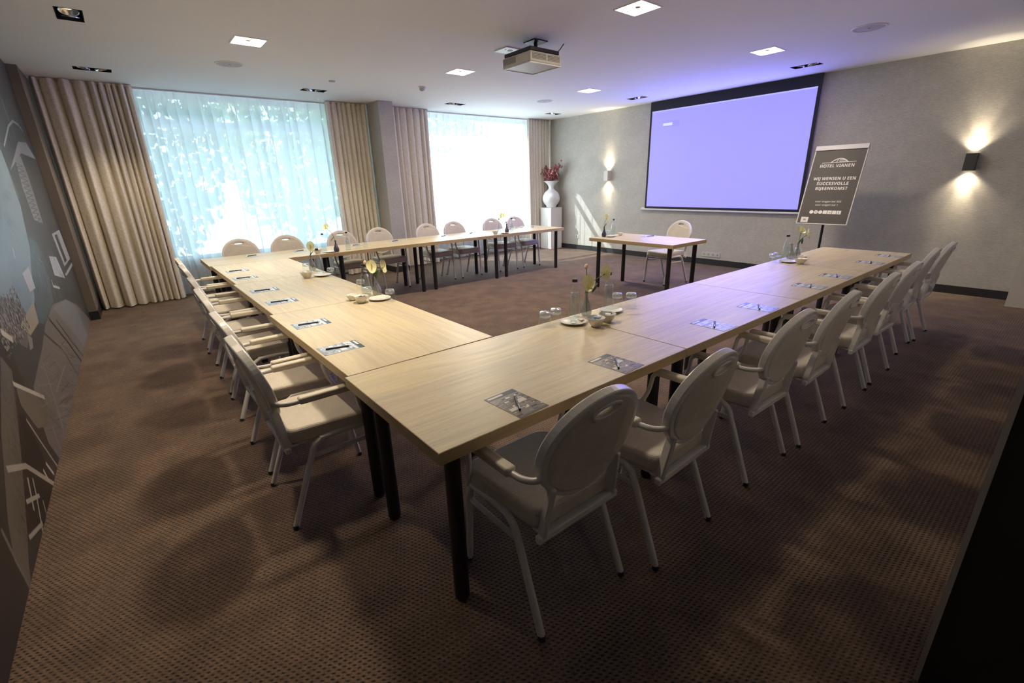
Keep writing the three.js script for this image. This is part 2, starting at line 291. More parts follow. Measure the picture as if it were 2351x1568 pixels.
// ---------------------------------------------------------------- curtains
// widths: relative widths of the folds; over: how far each fold doubles back over its neighbour
function cloth(x0, x1, z, y0, y1, widths, depth, over, ny = 14) {
  const cuts = [0]; widths.forEach((w, i) => cuts.push(cuts[i] + w));
  const folds = widths.length, L = cuts[folds], amp = widths.map((w) => rr(0.65, 1) * Math.min(1.25, 0.55 + 0.45 * w)), ph = widths.map(() => rr(0, 6.28)), per = 14, nx = folds * per, pos = [], uv = [], idx = [];
  for (let j = 0; j <= ny; j++) for (let i = 0; i <= nx; i++) {
    const k = Math.min(folds - 1, Math.floor(i / per)), f = (i - k * per) / per, t = j / ny, w = widths[k] / L * (x1 - x0);
    const prev = amp[Math.max(0, k - 1)], a = f < 0.5 ? amp[k] : amp[k], wave = 0.5 - 0.5 * Math.cos(2 * Math.PI * f) + 0.10 * Math.sin(4 * Math.PI * f + ph[k]) * Math.sin(Math.PI * f);
    const grow = 0.60 + 0.40 * (1 - t), edge = Math.min(1, Math.min(i, nx - i) / 4);
    const x = x0 + (cuts[k] / L) * (x1 - x0) + w * f - Math.sin(2 * Math.PI * f) * w * over * (0.85 + 0.15 * Math.sin(ph[k])) * edge + Math.sin(t * 2.4 + ph[k]) * 0.008 * Math.sin(Math.PI * f) * (1 - t);
    pos.push(x, y0 + (y1 - y0) * t + (j === 0 ? 0.008 * wave : 0), z + (wave * a - 0.35) * depth * grow + 0.04 * (1 - t) * (1 - t));
    uv.push(i / nx * (x1 - x0) * 1.8, (y1 - y0) * t);
  }
  const w = nx + 1;
  for (let j = 0; j < ny; j++) for (let i = 0; i < nx; i++) { const a = j * w + i; idx.push(a, a + 1, a + w, a + 1, a + w + 1, a + w); }
  const g = new THREE.BufferGeometry();
  g.setAttribute('position', new THREE.Float32BufferAttribute(pos, 3)); g.setAttribute('uv', new THREE.Float32BufferAttribute(uv, 2)); g.setIndex(idx); g.computeVertexNormals();
  return g;
}
const evenFolds = (n, v) => Array.from({ length: n }, () => 1 + rr(-v, v));
const drapeTex = texture(256, 256, (u, v) => { const k = 1 + (vnoise(u * 128, v * 20, 128, 20) - 0.5) * 0.10 + (vnoise(u * 30, v * 128, 30, 128) - 0.5) * 0.08; return [231 * k, 222 * k, 206 * k]; }, { size: [0.4, 0.4] });
const drapeM = std(0xffffff, 0.9, { map: drapeTex, bumpMap: drapeTex, bumpScale: 0.0008, side: THREE.DoubleSide });
const drapeHeadM = std(lin(0.5, 0.45, 0.38), 0.9);
const sheerTex = texture(256, 256, (u, v) => { const k = 1 - 0.04 * vnoise(u * 256, v * 4, 256, 4) - 0.03 * vnoise(u * 4, v * 256, 4, 256); return [244 * k, 248 * k, 250 * k]; }, { size: [0.3, 0.3] });
const sheerM = phys({ color: 0xffffff, map: sheerTex, roughness: 0.86, transmission: 0.78, thickness: 0, ior: 1.15, side: THREE.DoubleSide, specularIntensity: 0.2 });
for (const [x0, x1, n, d, irr, label] of [
  [-0.555, 0.45, [1.1, 2.3, 1.9, 2.0, 1.3, 1.0, 0.9, 0.8, 1.1, 1.0], 0.17, 0.13, 'wide beige floor-length drape beside the mural, left of the left window'],
  [3.03, 3.745, evenFolds(8, 0.35), 0.12, 0.15, 'beige drape at the right edge of the left window, against the pillar'],
  [4.065, 5.0, evenFolds(8, 0.4), 0.12, 0.15, 'beige-grey drape between the pillar and the right window'],
  [7.64, 8.33, evenFolds(8, 0.3), 0.08, 0.15, 'narrow grey-beige drape in the far corner behind the vase pedestal'],
]) {
  const t = thing('drape', label, 'curtain', [0, 0, 0], 0, 'beige drapes');
  part('fabric', cloth(x0, x1, x0 > 7 ? -8.78 : -8.69, 0.012, H - 0.01, n, d, irr), drapeM, t);
  part('heading_tape', rbox(x1 - x0 - 0.02, 0.03, 0.03, 0.005, (x0 + x1) / 2, H - 0.017, x0 > 7 ? -8.78 : -8.69), drapeHeadM, t);
}
for (const [x0, x1, label] of [[0.38, 3.12, 'white sheer curtain covering the left window'], [4.92, 7.72, 'white sheer curtain covering the right window']]) {
  const t = thing('sheer_curtain', label, 'sheer curtain', [0, 0, 0], 0, 'sheer curtains');
  part('fabric', cloth(x0, x1, -8.89, 0.02, H - 0.01, evenFolds(19, 0.5), 0.08, 0.25, 10), sheerM, t);
  part('curtain_track', rbox(x1 - x0, 0.02, 0.025, 0.004, (x0 + x1) / 2, H - 0.011, -8.86), whiteM, t);
}

// ---------------------------------------------------------------- outside: paving and trees
struct('paving', metric(box(-30, 40, -0.45, -0.35, -60, ZW - 0.2)), std(lin(0.36, 0.36, 0.35), 0.9), 'pale sunlit paving outside the windows', 'paving');
const barkM = std(lin(0.09, 0.07, 0.05), 0.9);
const foliage = [lin(0.10, 0.19, 0.05), lin(0.07, 0.14, 0.045), lin(0.14, 0.23, 0.07)].map((c) => phys({ color: c, roughness: 1, transmission: 0.35, thickness: 0, side: THREE.DoubleSide }));
function tree(x, z, h, rad, n, m, label, low = 0.25, big = 1) {
  const t = thing('tree', label, 'tree', [x, -0.35, z], 0, 'trees outside the windows');
  part('trunk', tube([[0, 0, 0], [rr(-0.1, 0.1), h * 0.3, 0], [rr(-0.2, 0.2), h * 0.75, 0.1]], 0.11, 8, 7), barkM, t);
  const pos = [];
  for (let i = 0; i < n; i++) {
    const a = rnd() * 6.283, e = Math.acos(rr(-1, 1)), r = rad * Math.cbrt(rr(0.15, 1));
    const c = V(Math.sin(e) * Math.cos(a) * r, h * (1 + low) / 2 + Math.cos(e) * r * (h * (1 - low) / 2) / rad, Math.sin(e) * Math.sin(a) * r);
    const q = new THREE.Quaternion().setFromEuler(new THREE.Euler(rr(-1.2, 1.2), rr(0, 6.28), rr(-1.2, 1.2))), s = rr(0.10, 0.22) * big;
    const P = [[0, 0, 0], [s * 0.5, s * 0.6, s * 0.12], [0, s * 1.4, 0], [-s * 0.5, s * 0.6, s * 0.12]].map((v) => V(...v).applyQuaternion(q).add(c).toArray());
    pos.push(...P[0], ...P[1], ...P[2], ...P[0], ...P[2], ...P[3]);
  }
  const g = new THREE.BufferGeometry(); g.setAttribute('position', new THREE.Float32BufferAttribute(pos, 3)); g.computeVertexNormals();
  part('foliage', g, foliage[m], t);
}
tree(-5.2, -15.2, 12.5, 3.4, 14000, 0, 'tall leafy tree outside beyond the left drape', 0.18, 1.7);
tree(0.4, -13.6, 6.4, 1.85, 4200, 1, 'dark leafy tree outside the left window, toward the mural', 0.03);
tree(4.2, -15.6, 7.0, 1.85, 4200, 2, 'light green tree outside the left window, toward the pillar', 0.03);
tree(8.6, -21.0, 7.0, 2.2, 2600, 0, 'distant green tree outside the right window', 0.05);
tree(13.4, -22.0, 6.2, 2.2, 2200, 1, 'distant dark tree outside the right edge of the right window', 0.05);

// ---------------------------------------------------------------- tables
const TL = 1.4185, TD = 0.82, TH = 0.75, TT = 0.048;
const legGeo = cyl(0.03, 0.03, TH - TT - 0.018, 0, 0.014, 0, 20), plateGeo = box(-0.05, 0.05, TH - TT - 0.006, TH - TT, -0.05, 0.05), glideGeo = cyl(0.026, 0.028, 0.016, 0, 0, 0, 16);
let tIndex = 0;
function table(x, z, turn, label, group) {
  const t = thing('conference_table', label, 'table', [x, 0, z], turn, group), k = tIndex++;
  const core = metric(rbox(TL - 0.004, TT, TD - 0.004, 0.0015, 0, TH - TT / 2, 0, 1), k * 0.37, k * 0.29);
  part('tabletop', core, woodM, t);
  const e = 0.0022, y0 = TH - TT + 0.001, y1 = TH - 0.0012;
  part('edge_band', [box(-TL / 2, TL / 2, y0, y1, TD / 2 - e, TD / 2), box(-TL / 2, TL / 2, y0, y1, -TD / 2, -TD / 2 + e), box(-TL / 2, -TL / 2 + e, y0, y1, -TD / 2 + e, TD / 2 - e), box(TL / 2 - e, TL / 2, y0, y1, -TD / 2 + e, TD / 2 - e)].map((g) => metric(g, k * 0.2, k * 0.5)), edgeM, t);
  for (const sx of [-1, 1]) for (const sz of [-1, 1]) {
    const l = part('leg', legGeo, blackM, t); l.position.set(sx * (TL / 2 - 0.105), 0, sz * (TD / 2 - 0.105));
    part('mounting_plate', plateGeo, blackM, l); part('glide', glideGeo, footM, l);
  }
  return t;
}
const ORD = ['nearest', 'second', 'third', 'fourth'];
const RX0 = 0.597, RZ = -1.135 - TD / 2;
for (let i = 0; i < 4; i++) table(RX0 + TL / 2 + i * (TL + 0.003), RZ, 0, ['oak-topped table at the near corner, first of the long right-hand row', 'second oak-topped table of the right-hand row from the near corner', 'third oak-topped table of the right-hand row from the near corner', 'last oak-topped table of the right-hand row, in front of the sign easel'][i], 'right-hand table row');
for (let i = 0; i < 3; i++) table(1.018 + i * 0.012, -1.962 - TL / 2 - i * (TL + 0.003), Math.PI / 2 + 0.008, ['oak-topped table of the left-hand row touching the near corner table', 'middle oak-topped table of the left-hand row', 'oak-topped table of the left-hand row touching the window-side row'][i], 'left-hand table row');
const BZ = -6.232 - TD / 2;
for (let i = 0; i < 4; i++) table(0.605 + TL / 2 + i * (TL + 0.003), BZ, 0, ['first oak-topped table of the window-side row, at the left corner', 'second oak-topped table of the window-side row from the left corner', 'third oak-topped table of the window-side row from the left corner', 'last oak-topped table of the window-side row, by the vase pedestal'][i], 'window-side table row');
table(5.745, -4.045, Math.PI / 2, 'separate oak-topped presenter table standing alone before the screen');

// ---------------------------------------------------------------- chairs
function makeChair(label) {
  const t = thing('banquet_chair', label, 'chair');
  // cushion: rounded trapezoid, wider at the front
  const s = new THREE.Shape(), fw = 0.205, bw = 0.175, z0 = -0.185, z1 = 0.205, r = 0.07;
  s.moveTo(-bw + 0.03, z0); s.lineTo(bw - 0.03, z0); s.quadraticCurveTo(bw, z0, bw + 0.003, z0 + 0.03); s.lineTo(fw, z1 - r); s.quadraticCurveTo(fw, z1, fw - r, z1); s.lineTo(-fw + r, z1); s.quadraticCurveTo(-fw, z1, -fw, z1 - r); s.lineTo(-bw - 0.003, z0 + 0.03); s.quadraticCurveTo(-bw, z0, -bw + 0.03, z0);
  const sg = new THREE.ExtrudeGeometry(s, { depth: 0.035, bevelEnabled: true, bevelThickness: 0.022, bevelSize: 0.02, bevelSegments: 4, curveSegments: 8 }).rotateX(Math.PI / 2).translate(0, 0.477, 0);
  part('seat', sg, vinylM, t);
  const pg = new THREE.ExtrudeGeometry(s, { depth: 0.012, bevelEnabled: false, curveSegments: 8 }).rotateX(Math.PI / 2).translate(0, 0.419, 0);
  part('seat_frame', pg, frameM, t);
  // round back: upholstered disc with a hand slot inside a ring, leaning back and slightly hollow
  const A = 0.222, B = 0.205, ell = (a, b, cy = 0) => { const p = new THREE.Shape(); p.absellipse(0, cy, a, b, 0, Math.PI * 2, false, 0); return p; };
  const slot = () => { const p = new THREE.Path(); p.absellipse(0, 0.146, 0.064, 0.021, 0, Math.PI * 2, true, 0); return p; };
  const lean = (g) => { const p = g.attributes.position; for (let i = 0; i < p.count; i++) p.setZ(i, p.getZ(i) + p.getX(i) ** 2 * 0.4); g.computeVertexNormals(); return g.rotateX(-0.25).translate(0, 0.730, -0.268); };
  const pad = ell(A - 0.022, B - 0.022); pad.holes.push(slot());
  part('backrest', lean(new THREE.ExtrudeGeometry(pad, { depth: 0.02, bevelEnabled: true, bevelThickness: 0.012, bevelSize: 0.010, bevelSegments: 3, curveSegments: 28 }).translate(0, 0, -0.008)), vinylM, t);
  const ring = ell(A, B); const inner = new THREE.Path(); inner.absellipse(0, 0, A - 0.024, B - 0.024, 0, Math.PI * 2, true, 0); ring.holes.push(inner);
  const bf = part('back_frame', lean(new THREE.ExtrudeGeometry(ring, { depth: 0.026, bevelEnabled: true, bevelThickness: 0.006, bevelSize: 0.006, bevelSegments: 2, curveSegments: 32 }).translate(0, 0, -0.012)), frameM, t);
  const lip = ell(0.072, 0.029, 0.146); lip.holes.push(slot());
  part('hand_slot_rim', lean(new THREE.ExtrudeGeometry(lip, { depth: 0.034, bevelEnabled: true, bevelThickness: 0.003, bevelSize: 0.002, bevelSegments: 1, curveSegments: 14 }).translate(0, 0, -0.022)), frameM, bf);
  for (const x of [-1, 1]) {
    part('back_support', bar([x * 0.158, 0.610, -0.236], [x * 0.178, 0.405, -0.206], 0.044, 0.022), frameM, t);
    part('armrest', rbox(0.044, 0.034, 0.25, 0.011, x * 0.249, 0.657, -0.015, 3), padM, t);
    part('arm_tube', tube([[x * 0.196, 0.668, -0.243], [x * 0.222, 0.656, -0.225], [x * 0.243, 0.652, -0.185], [x * 0.249, 0.652, -0.13]], 0.0115, 14, 8), frameM, t);
    part('arm_support', tube([[x * 0.249, 0.652, 0.09], [x * 0.249, 0.628, 0.117], [x * 0.245, 0.585, 0.124], [x * 0.238, 0.53, 0.137], [x * 0.227, 0.47, 0.165], [x * 0.219, 0.415, 0.183]], 0.0115, 20, 8), frameM, t);
    part('side_rail', tube([[x * 0.213, 0.425, -0.07], [x * 0.213, 0.427, 0.05], [x * 0.214, 0.425, 0.165]], 0.0146, 8, 8), frameM, t);
    const rl = part('leg', tube([[x * 0.222, 0.012, -0.25], [x * 0.218, 0.19, -0.182], [x * 0.215, 0.34, -0.124], [x * 0.214, 0.40, -0.098], [x * 0.213, 0.425, -0.055]], 0.0152, 20, 8), frameM, t);
    part('foot', cyl(0.014, 0.016, 0.022, x * 0.2222, 0, -0.2505, 12), footM, rl);
    const fl = part('leg', tube([[x * 0.205, 0.012, 0.232], [x * 0.211, 0.22, 0.204], [x * 0.214, 0.37, 0.187], [x * 0.216, 0.425, 0.160]], 0.0152, 16, 8), frameM, t);
    part('foot', cyl(0.014, 0.016, 0.022, x * 0.205, 0, 0.2325, 12), footM, fl);
    part('stretcher', rbox(0.013, 0.022, 0.325, 0.003, x * 0.212, 0.345, 0.036), frameM, t);
  }
  part('rear_rail', [rbox(0.41, 0.03, 0.026, 0.006, 0, 0.402, -0.212), rbox(0.37, 0.012, 0.055, 0.004, 0, 0.412, -0.19)], frameM, t);
  return t;
}
const chair0 = makeChair('');
let used = false;
function chair(x, z, turn, label, group) {
  if (!used) { used = true; chair0.position.set(x, 0, z); chair0.rotation.y = turn; tag(chair0, label, 'chair', group); return; }
  copy(chair0, label, [x, 0, z], turn, group);
}
const W8 = ['nearest the camera', 'second from the camera', 'third from the camera', 'fourth from the camera', 'fifth from the camera', 'sixth from the camera', 'seventh from the camera', 'farthest from the camera'];
const RC = [[1.04, -1.152, 0], [1.61, -1.082, 0.03], [2.46, -1.09, -0.02], [3.05, -1.068, 0.02], [3.82, -1.058, 0], [4.41, -1.06, -0.02], [5.32, -1.112, 0.02], [5.89, -1.098, 0]];
RC.forEach(([x, z, t], i) => chair(x, z, Math.PI + t, `cream round-backed armchair on the right-hand row, ${W8[i]}`, 'chairs on the right-hand row'));
const LC = [-2.31, -2.89, -3.72, -4.30, -5.13, -5.72], W6 = ['nearest the camera', 'second from the camera', 'third from the camera', 'fourth from the camera', 'fifth from the camera', 'farthest from the camera'];
LC.forEach((z, i) => chair(0.552 + i * 0.012, z, Math.PI / 2 + [0.0, 0.02, -0.03, 0.01, 0.02, -0.01][i], `cream round-backed armchair on the left-hand row, ${W6[i]}`, 'chairs on the left-hand row'));
const BC = [1.116, 1.712, 2.494, 3.125, 4.0, 4.56, 5.41, 5.98], W8B = ['leftmost', 'second from the left', 'third from the left', 'fourth from the left', 'fifth from the left', 'sixth from the left', 'seventh from the left', 'rightmost'];
BC.forEach((x, i) => chair(x, -7.03, [0.02, 0, -0.03, 0.03, 0, 0.02, -0.02, 0][i], `cream round-backed armchair on the window side, ${W8B[i]}`, 'chairs on the window side'));
chair(6.44, -4.13, -Math.PI / 2 - 0.15, 'cream round-backed armchair alone behind the presenter table');

// ---------------------------------------------------------------- photo cards and pens
const cardTex = (hue) => canvasTexture(256, 362, (g, w, h) => {
  const R = (x, y, a, b, c) => { g.fillStyle = c; g.fillRect(x * w, y * h, a * w, b * h); };
  const c = hue ? ['#7f8a9c', '#d4dae2', '#a9b4c4', '#e8ebf0', '#66728a'] : ['#5b5148', '#8d857a', '#7c7062', '#d9d2c4', '#3b332c'];
  R(0, 0, 1, 1, c[2]); R(0, 0, 1, 0.12, '#3f4348'); R(0.06, 0.03, 0.5, 0.06, c[3]); R(0, 0.12, 1, 0.03, c[4]);
  R(0, 0.15, 1, 0.18, c[1]); R(0, 0.33, 1, 0.06, c[0]);
  for (let k = 0; k < 90; k++) R(rr(0, 0.95), rr(0.16, 0.92), rr(0.04, 0.2), rr(0.012, 0.06), c[Math.floor(rnd() * 5)]);
  R(0.55, 0.4, 0.3, 0.14, c[3]); R(0.08, 0.62, 0.28, 0.1, c[3]); R(0, 0.94, 1, 0.06, c[0]);
});
const cardMats = [cardTex(0), cardTex(1)].map((t) => std(0xffffff, 0.3, { map: t }));
const cardGeo = new THREE.BoxGeometry(0.148, 0.0012, 0.21).translate(0, 0.0006, 0);
const penGeo = { barrel: tube([[-0.066, 0, 0], [0.0, 0, 0], [0.05, 0, 0]], 0.0048, 6, 8).translate(0, 0.0048, 0), tip: new THREE.ConeGeometry(0.0048, 0.018, 8).rotateZ(-Math.PI / 2).translate(0.059, 0.0048, 0), clip: box(-0.066, -0.03, 0.0095, 0.0110, -0.0015, 0.0015) };
const penM = std(lin(0.025, 0.027, 0.035), 0.35);
function card(x, z, turn, penTurn, who, k) {
  tag(part('photo_card', cardGeo, cardMats[k % 2], scene), `printed photo card on the table before the ${who}`, 'card', 'photo cards').position.set(x, TH, z);
  scene.children[scene.children.length - 1].rotation.y = turn;
  const p = thing('pen', `dark ballpoint pen on the card before the ${who}`, 'pen', [x + Math.sin(turn) * 0.01, TH + 0.0013, z + 0.005], turn + penTurn, 'pens');
  part('barrel', penGeo.barrel, penM, p); part('tip', penGeo.tip, chromeM, p); part('clip', penGeo.clip, chromeM, p);
}
[[1.006, -1.246], [1.606, -1.248], [2.487, -1.25], [3.043, -1.25], [3.926, -1.262], [4.473, -1.26], [5.386, -1.262], [5.944, -1.25]].forEach(([x, z], i) => card(x, z, [0.05, 0.06, -0.02, 0.03, 0, 0.04, 0.02, 0][i], [1.0, 0.75, 0.5, 0.45, 0.3, 0.3, 0.2, 0.15][i], `right-row chair ${W8[i]}`, i > 1 ? 1 : 0));
[[0.728, -2.373], [0.752, -2.963], [0.772, -3.756], [0.77, -4.31], [0.768, -5.1], [0.787, -5.63]].forEach(([x, z], i) => card(x, z, -Math.PI / 2, [1.35, 1.4, 1.4, 1.45, 1.5, 1.5][i], `left-row chair ${W6[i]}`, 1));
BC.forEach((x, i) => card(x + 0.03, -6.82, Math.PI, 0.3 + 0.1 * (i % 3), `window-side chair ${W8B[i]}`, 1));
card(6.0, -4.16, Math.PI / 2, 1.2, 'presenter chair', 1);

// ---------------------------------------------------------------- table settings
const bottleGeo = lathe([[0.0, 0.004], [0.034, 0.0], [0.037, 0.008], [0.036, 0.06], [0.032, 0.12], [0.024, 0.165], [0.0145, 0.195], [0.013, 0.222], [0.015, 0.224], [0.015, 0.229]], 24);
const capGeo = lathe([[0, 0.246], [0.0145, 0.246], [0.016, 0.243], [0.016, 0.227], [0.0, 0.227]], 18);
const badgeGeo = new THREE.CylinderGeometry(0.011, 0.011, 0.003, 16).rotateX(Math.PI / 2).rotateX(-0.22).translate(0, 0.155, 0.0275);
const badgeM = std(lin(0.55, 0.56, 0.57), 0.4);
const waterM = phys({ color: lin(0.93, 0.97, 0.98), roughness: 0.02, transmission: 1, thickness: 0, ior: 1.33 });
const waterGeo = lathe([[0, 0.008], [0.032, 0.006], [0.034, 0.012], [0.033, 0.06], [0.0295, 0.118], [0.022, 0.160], [0.0, 0.160]], 20);
function bottle(x, z, where, turn = 0.9) {
  const t = thing('water_bottle', `black-capped glass water bottle ${where}`, 'bottle', [x, TH, z], turn, 'water bottles');
  part('glass', bottleGeo, glassM, t); part('cap', capGeo, blackM, t); part('badge', badgeGeo, badgeM, t); part('water', waterGeo, waterM, t);
}
const vaseGeo = lathe([[0, 0.004], [0.026, 0.0], [0.033, 0.012], [0.036, 0.032], [0.031, 0.058], [0.020, 0.085], [0.011, 0.112], [0.0095, 0.135], [0.0125, 0.15], [0.0095, 0.148], [0.0075, 0.135], [0.008, 0.112], [0.016, 0.085]], 24);
function vase(x, z, where, dark) { const o = tag(part('bud_vase', vaseGeo, dark ? darkVaseM : smokeGlassM, scene), `${dark ? 'dark' : 'smoky glass'} teardrop bud vase ${where}`, 'vase', 'bud vases'); o.position.set(x, TH, z); }
// anthurium: heart-shaped cupped spathe with a spadix
function spatheGeo(s) {
  const pos = [], idx = [], nu = 10, nv = 14;
  for (let i = 0; i <= nu; i++) for (let j = 0; j <= nv; j++) {
    const r = i / nu, a = j / nv * Math.PI * 2, heart = (0.75 + 0.28 * Math.cos(a) + 0.12 * Math.cos(2 * a)) * r, x = Math.sin(a) * heart * 0.9, y = Math.cos(a) * heart - 0.15 * r;
    pos.push(x * s, y * s, (r * r * 0.32 - 0.16 + 0.05 * Math.sin(a * 3) * r) * s);
  }
  for (let i = 0; i < nu; i++) for (let j = 0; j < nv; j++) { const a = i * (nv + 1) + j; idx.push(a, a + 1, a + nv + 1, a + 1, a + nv + 2, a + nv + 1); }
  const g = new THREE.BufferGeometry(); g.setAttribute('position', new THREE.Float32BufferAttribute(pos, 3)); g.setIndex(idx); g.computeVertexNormals(); return g;
}
const spG = spatheGeo(0.061), budG = new THREE.SphereGeometry(0.013, 12, 8).scale(1, 1.3, 1), leafG = spatheGeo(0.028).scale(0.6, 1.6, 1);
const budM = std(lin(0.70, 0.52, 0.42), 0.6);
function flower(x, z, [dx, dy, dz], yaw, pitch, label, kind = 'anthurium') {
  const t = thing(kind === 'bud' ? 'flower_bud' : 'anthurium_flower', label, 'flower', [x, TH + 0.02, z], 0, kind === 'bud' ? 'flower buds' : 'anthurium flowers');
  part('stem', tube([[0, 0, 0], [0, 0.11, 0], [dx * 0.35, 0.11 + (dy - 0.11) * 0.65, dz * 0.35], [dx, dy, dz]], 0.0028, 14, 6), stemM, t);
  if (kind === 'bud') { part('bud', budG.clone().translate(dx, dy, dz), budM, t); return; }
  const s = part('spathe', spG, spatheM, t); s.position.set(dx, dy, dz); s.rotation.set(pitch, yaw, 0, 'YXZ');
  const d = part('spadix', tube([[0, -0.012, -0.004], [0.002, 0.006, 0.012], [0, 0.02, 0.024]], 0.0045, 6, 6), spadixM, s);
  const l = part('leaf', leafG, leafM, t); l.position.set(dx * 0.4, 0.15, dz * 0.4); l.rotation.set(0.7, yaw + 1.7, 0, 'YXZ');
}
const tumblerGeo = lathe([[0.0385, 0.0], [0.0385, 0.004], [0.036, 0.05], [0.0345, 0.074], [0.030, 0.087], [0.0, 0.088]], 24), tumblerBase = lathe([[0, 0.0865], [0.029, 0.085], [0.033, 0.074], [0.034, 0.060], [0.026, 0.054], [0, 0.056]], 12);
const cutGlassM = phys({ color: lin(0.92, 0.94, 0.95), roughness: 0.16, transmission: 0.9, thickness: 0, ior: 1.5, side: THREE.DoubleSide });
function tumbler(x, z, where) { const o = thing('glass_tumbler', `upside-down clear glass tumbler ${where}`, 'glass', [x, TH + 0.0005, z], 0, 'upside-down tumblers'); part('glass', tumblerGeo, glassM, o); part('thick_base', tumblerBase, cutGlassM, o); }
const plateGeo2 = lathe([[0, 0.004], [0.035, 0.002], [0.045, 0.0], [0.05, 0.003], [0.078, 0.013], [0.082, 0.0155], [0.079, 0.017], [0.05, 0.0085], [0.0, 0.008]], 30);
function plate(x, z, where, s = 1) { const o = tag(part('saucer', plateGeo2, porcelainM, scene), `cream china saucer ${where}`, 'saucer', 'china saucers'); o.position.set(x, TH, z); o.scale.setScalar(s); }
const bowlGeo = lathe([[0, 0.004], [0.024, 0.0], [0.027, 0.003], [0.043, 0.025], [0.054, 0.050], [0.0565, 0.053], [0.054, 0.054], [0.040, 0.028], [0.024, 0.009], [0.0, 0.008]], 10);
const candyGeo = [rbox(0.036, 0.009, 0.026, 0.004, 0, 0, 0, 1), new THREE.SphereGeometry(0.011, 10, 7)];
const blueM = std(lin(0.14, 0.24, 0.36), 0.35), chocM = std(lin(0.05, 0.03, 0.02), 0.4), mintM = std(lin(0.80, 0.80, 0.76), 0.4), paleM = std(lin(0.75, 0.70, 0.50), 0.4);
function bowl(x, z, where, kind, s = 1) {
  const o = tag(part('china_bowl', bowlGeo, porcelainM, scene), `small cream china bowl ${where}`, 'bowl', 'china bowls'); o.position.set(x, TH, z); o.scale.setScalar(s);
  const n = kind === 'blue' ? 4 : 3, m = { blue: [blueM, blueM, mintM, blueM], choc: [chocM, chocM, mintM], mint: [mintM, paleM, mintM] }[kind], word = { blue: 'blue wrapped mint', choc: 'dark wrapped chocolate', mint: 'pale wrapped mint' }[kind];
  for (let i = 0; i < n; i++) {
    const a = i * 6.283 / n + x * 5, c = tag(part('wrapped_sweet', candyGeo[0], m[i], scene), `${word} in the china bowl ${where}`, 'sweet', `sweets in bowls ${where}`);
    c.position.set(x + Math.cos(a) * 0.017 * s, TH + (0.040 + 0.006 * i) * s, z + Math.sin(a) * 0.017 * s); c.rotation.set(0.25 * Math.sin(a), a, 0.3 * Math.cos(a)); c.scale.setScalar(s);
  }
}
const cupGeo = lathe([[0.0, 0.003], [0.026, 0.0], [0.028, 0.03], [0.027, 0.03], [0.025, 0.004], [0, 0.006]], 20);
{ // nearest setting, right-hand row
  const w = 'in the near right-hand setting';
  bottle(2.02, -1.905, 'left of the vase ' + w); bottle(2.335, -1.90, 'right of the vase ' + w);
  vase(2.117, -1.895, w);
  flower(2.117, -1.895, [-0.02, 0.185, 0.03], -0.7, -0.25, 'pale yellow anthurium facing left ' + w);
  flower(2.117, -1.895, [0.11, 0.235, 0.05], -0.2, -0.15, 'pale yellow anthurium leaning right ' + w);
  flower(2.117, -1.895, [0.015, 0.285, -0.02], 0, 0, 'small pinkish flower bud, the tallest stem ' + w, 'bud');
  tumbler(1.772, -1.905, 'leftmost ' + w); tumbler(1.868, -1.912, 'second from left ' + w); tumbler(2.44, -1.912, 'third from left ' + w); tumbler(2.51, -1.85, 'rightmost ' + w);
  plate(1.935, -1.83, 'front left ' + w); plate(2.30, -1.845, 'behind the bowls ' + w, 0.9);
  bowl(1.985, -1.70, 'with blue sweets ' + w, 'blue'); bowl(2.105, -1.715, 'with chocolates ' + w, 'choc', 0.95);
  const cup = tag(part('votive_cup', cupGeo, glassM, scene), 'small clear glass cup on the front saucer ' + w, 'cup'); cup.position.set(1.945, TH + 0.010, -1.835);
  for (const [i, [a, b, m, l]] of [[1.905, -1.80, mintM, 'white'], [1.985, -1.815, paleM, 'yellow']].entries()) { const c = tag(part('wrapped_sweet', candyGeo[0], m, scene), `${l} wrapped sweet on the front saucer ${w}`, 'sweet', 'sweets on the saucer'); c.position.set(a, TH + 0.0155, b); c.rotation.y = i + 0.4; }
}
{ // far setting, right-hand row
  const w = 'in the far right-hand setting';
  bottle(5.076, -1.90, 'left of the vases ' + w); vase(5.163, -1.885, 'on the left ' + w); vase(5.255, -1.86, 'on the right ' + w, false);
  flower(5.255, -1.86, [-0.03, 0.255, 0.02], -0.6, -0.9, 'pale yellow anthurium, upper one ' + w); flower(5.255, -1.86, [0.07, 0.215, 0.05], 0.3, -0.2, 'pale yellow anthurium hanging right ' + w);
  tumbler(4.80, -1.905, 'on the left ' + w); tumbler(4.905, -1.91, 'beside the bottle ' + w); tumbler(5.38, -1.895, 'on the right ' + w);
  plate(4.93, -1.81, 'front left ' + w); bowl(4.90, -1.69, 'in front ' + w, 'mint'); bowl(5.13, -1.76, 'at the right ' + w, 'mint', 0.85);
}
{ // nearer setting, left-hand row
  const w = 'in the near left-hand setting';
  bottle(1.332, -3.487, w); vase(1.385, -3.40, w);
  flower(1.385, -3.40, [-0.03, 0.205, 0.02], -0.2, -0.4, 'pale anthurium on the left ' + w); flower(1.385, -3.40, [0.055, 0.20, 0.03], 0.6, -0.2, 'pale yellow anthurium on the right ' + w); flower(1.385, -3.40, [-0.06, 0.245, -0.02], 0, 0, 'small round flower bud ' + w, 'bud');
  bowl(1.185, -3.395, 'behind ' + w, 'mint', 0.8); bowl(1.205, -3.27, 'in front ' + w, 'choc'); plate(1.345, -3.265, w);
  tumbler(1.385, -3.165, 'at the front ' + w); tumbler(1.30, -3.375, 'beside the saucer ' + w); tumbler(1.375, -3.70, 'behind the bottle ' + w);
}
